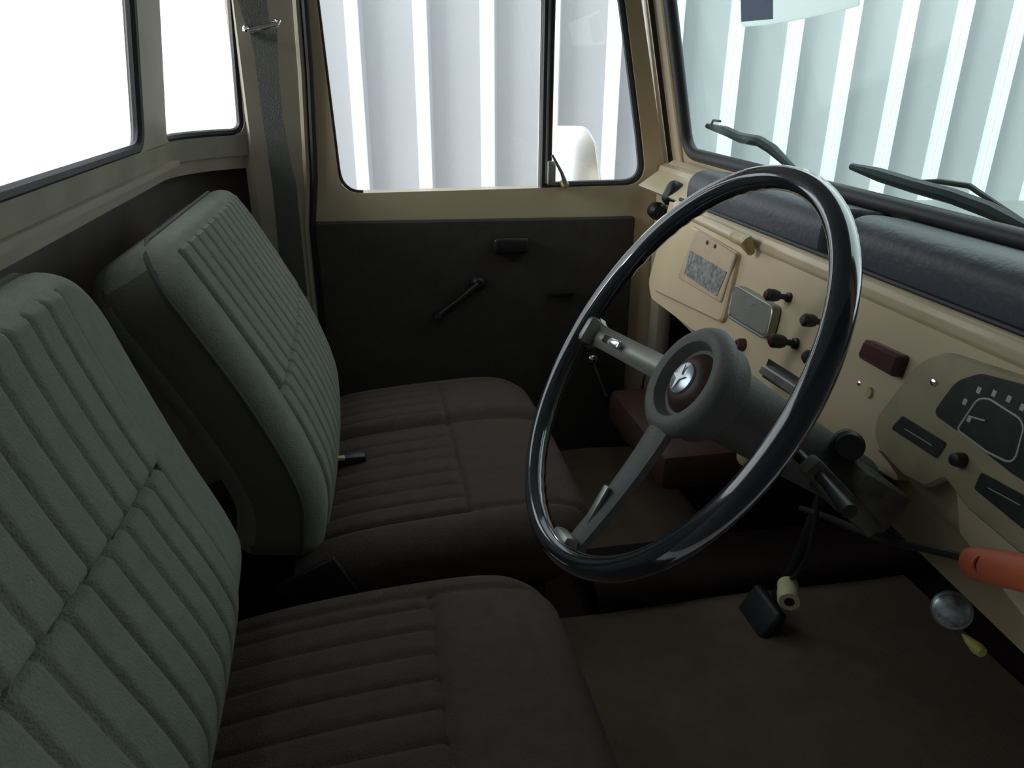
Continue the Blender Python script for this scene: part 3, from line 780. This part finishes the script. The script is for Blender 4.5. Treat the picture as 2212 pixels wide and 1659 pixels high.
# orange tube handle
o0 = on_plane(2090, 1213, DP+DN*.05, DN); o1 = on_plane(2330, 1262, DP+DN*.055, DN)
oh = thing('orange_handle', 'orange plastic tube handle with open end across the lower dashboard', 'handle', o0)
axo = (o1-o0).normalized()
link('handle_grip', LT(o0, axo, [(-.002, .004), (0, .009), (.004, .0130), (.012, .0148), ((o1-o0).length, .0155)], 28), 'orange', oh)
hc_ = (-o0).normalized(); hp_ = o0+axo*.014
link('hanging_hole', LT(hp_+hc_*.0128, hc_, [(0, .0062), (.0035, .0058)], 18), 'black', oh)
link('hole_rim', TB([hp_+hc_*.0148+(cr*math.cos(k*PI/8)+cu*math.sin(k*PI/8))*.007 for k in range(16)], .0016, 6, True), 'orange', oh)
cbs = [dpx(1730, 1098, -.04), dpx(1790, 1118, -.01), dpx(1900, 1165, .03), dpx(2000, 1185, .03), dpx(2085, 1205, .035)]
tag(link('control_cable', TB(cbs, .0042, 8), 'rubber'), 'thin black control cable sagging from the column to the orange handle', 'cable')
# ================================================================== SEAT BELT
sb = thing('seat_belt', 'dark grey seat belt through a chrome guide on the passenger side pillar', 'seat belt', (-.19, 1.59, -.2))
YB = 1.575
def bpt(px, py, y=YB): return on_plane(px, py, (0, y, 0), (0, 1, 0))
def ribbon(L_, R_, th=.002):
    bm = bmesh.new(); n_ = len(L_)
    g_ = [[bm.verts.new(a), bm.verts.new(b), bm.verts.new(b+V((0, th, 0))), bm.verts.new(a+V((0, th, 0)))] for a, b in zip(L_, R_)]
    for A_, B_ in zip(g_, g_[1:]):
        for k in range(4): bm.faces.new((A_[k], A_[(k+1) % 4], B_[(k+1) % 4], B_[k]))
    bm.faces.new(g_[0]); bm.faces.new(g_[-1][::-1]); return bm
link('webbing', ribbon([bpt(540, 68), bpt(551, 130), bpt(566, 250), bpt(578, 330), bpt(588, 400), bpt(600, 520), bpt(612, 640)], [bpt(598, 60), bpt(600, 130), bpt(610, 250), bpt(624, 330), bpt(640, 400), bpt(652, 520), bpt(664, 640)]), 'belt', sb)
link('upper_webbing', ribbon([bpt(500, -60, 1.56), bpt(514, 0, 1.565), bpt(532, 60, 1.573)], [bpt(560, -60, 1.56), bpt(575, 0, 1.565), bpt(583, 52, 1.573)]), 'belt', sb)
gd_ = [bpt(527, 64, 1.568), bpt(545, 67, 1.562), bpt(575, 60, 1.562), bpt(600, 54, 1.568), bpt(603, 46, 1.575), bpt(595, 44, 1.582), bpt(560, 52, 1.584), bpt(532, 58, 1.58)]
link('belt_guide', TB(gd_, .0035, 10, True), 'chrome', sb)
link('guide_bolt', LT(bpt(532, 62, 1.572), (0, -1, 0), [(0, .006), (.008, .006), (.011, .003)], 14), 'chrome', sb)
bq = on_plane(736, 996, (0, 0, -.595), (0, 0, 1))
bl = thing('belt_buckle', 'small seat belt tongue with a pale metal edge on the passenger cushion', 'buckle', bq)
link('buckle_body', BX(bq+V((.012, 0, .004)), (.06, .026, .016), .004), 'black', bl)
link('metal_tongue', BX(bq+V((-.002, -.012, .012)), (.020, .010, .006), .002), 'yellowed', bl)
# ================================================================== OUTSIDE FITTINGS
def wiper(name, lab, blade, arm):
    t = thing(name, lab, 'wiper', wsp(*blade[0], .03), 'windshield wipers')
    link('wiper_blade', TB([wsp(*q, .030) for q in blade], [.005]+[.0095]*(len(blade)-2)+[.006], 8), 'rubber', t)
    link('wiper_arm', TB([wsp(*q, .048) for q in arm], .0035, 8), 'rubber', t)
    link('blade_clip', BX(wsp(*blade[len(blade)//2], .038), (.012, .03, .014), .003), 'black', t)
    return t
wiper('windshield_wiper', 'black wiper on the passenger half of the windshield', [(1528, 272), (1570, 284), (1600, 298), (1640, 305), (1668, 322), (1712, 364)], [(1585, 290), (1650, 310), (1690, 345), (1730, 385)])
link('hook', TB([wsp(1535, 272, .03), wsp(1541, 260, .03), wsp(1556, 262, .03)], .0025, 6), 'rubber', bpy.data.objects['windshield_wiper'])
wiper('windshield_wiper', 'black wiper on the driver half of the windshield, by the wheel rim', [(1840, 360), (1900, 378), (1970, 400), (2060, 425), (2140, 455), (2260, 515)], [(1960, 395), (2030, 392), (2095, 402), (2150, 440), (2240, 500)])
mr = thing('side_mirror', 'white-backed door mirror outside the vent window', 'mirror', (.47, 1.86, -.25))
MN = V((-.72, -.69, .04)).normalized(); MP = V((.49, 1.86, -.2))
mpx = [on_plane(*q, MP, MN) for q in rounded([(1190, 272), (1262, 272), (1284, 310), (1296, 400), (1190, 404)], [12, 26, 40, 8, 8], 6)]
link('mirror_housing', PR([p_-MN*.002 for p_ in mpx], -MN*.012, .004), 'white', mr)
link('mirror_glass', PR(mpx, -MN*.002), 'chrome', mr, smooth=False)
link('mirror_arm', TB([(.54, 1.87, -.27), (.54, 1.80, -.32), (.55, 1.68, -.33)], .008, 10), 'dullmetal', mr)
# ------------------------------------------------------------------ lift everything to the ground's frame
for o in list(S.objects):
    if o.parent is None and o is not co: o.location.z += ZO
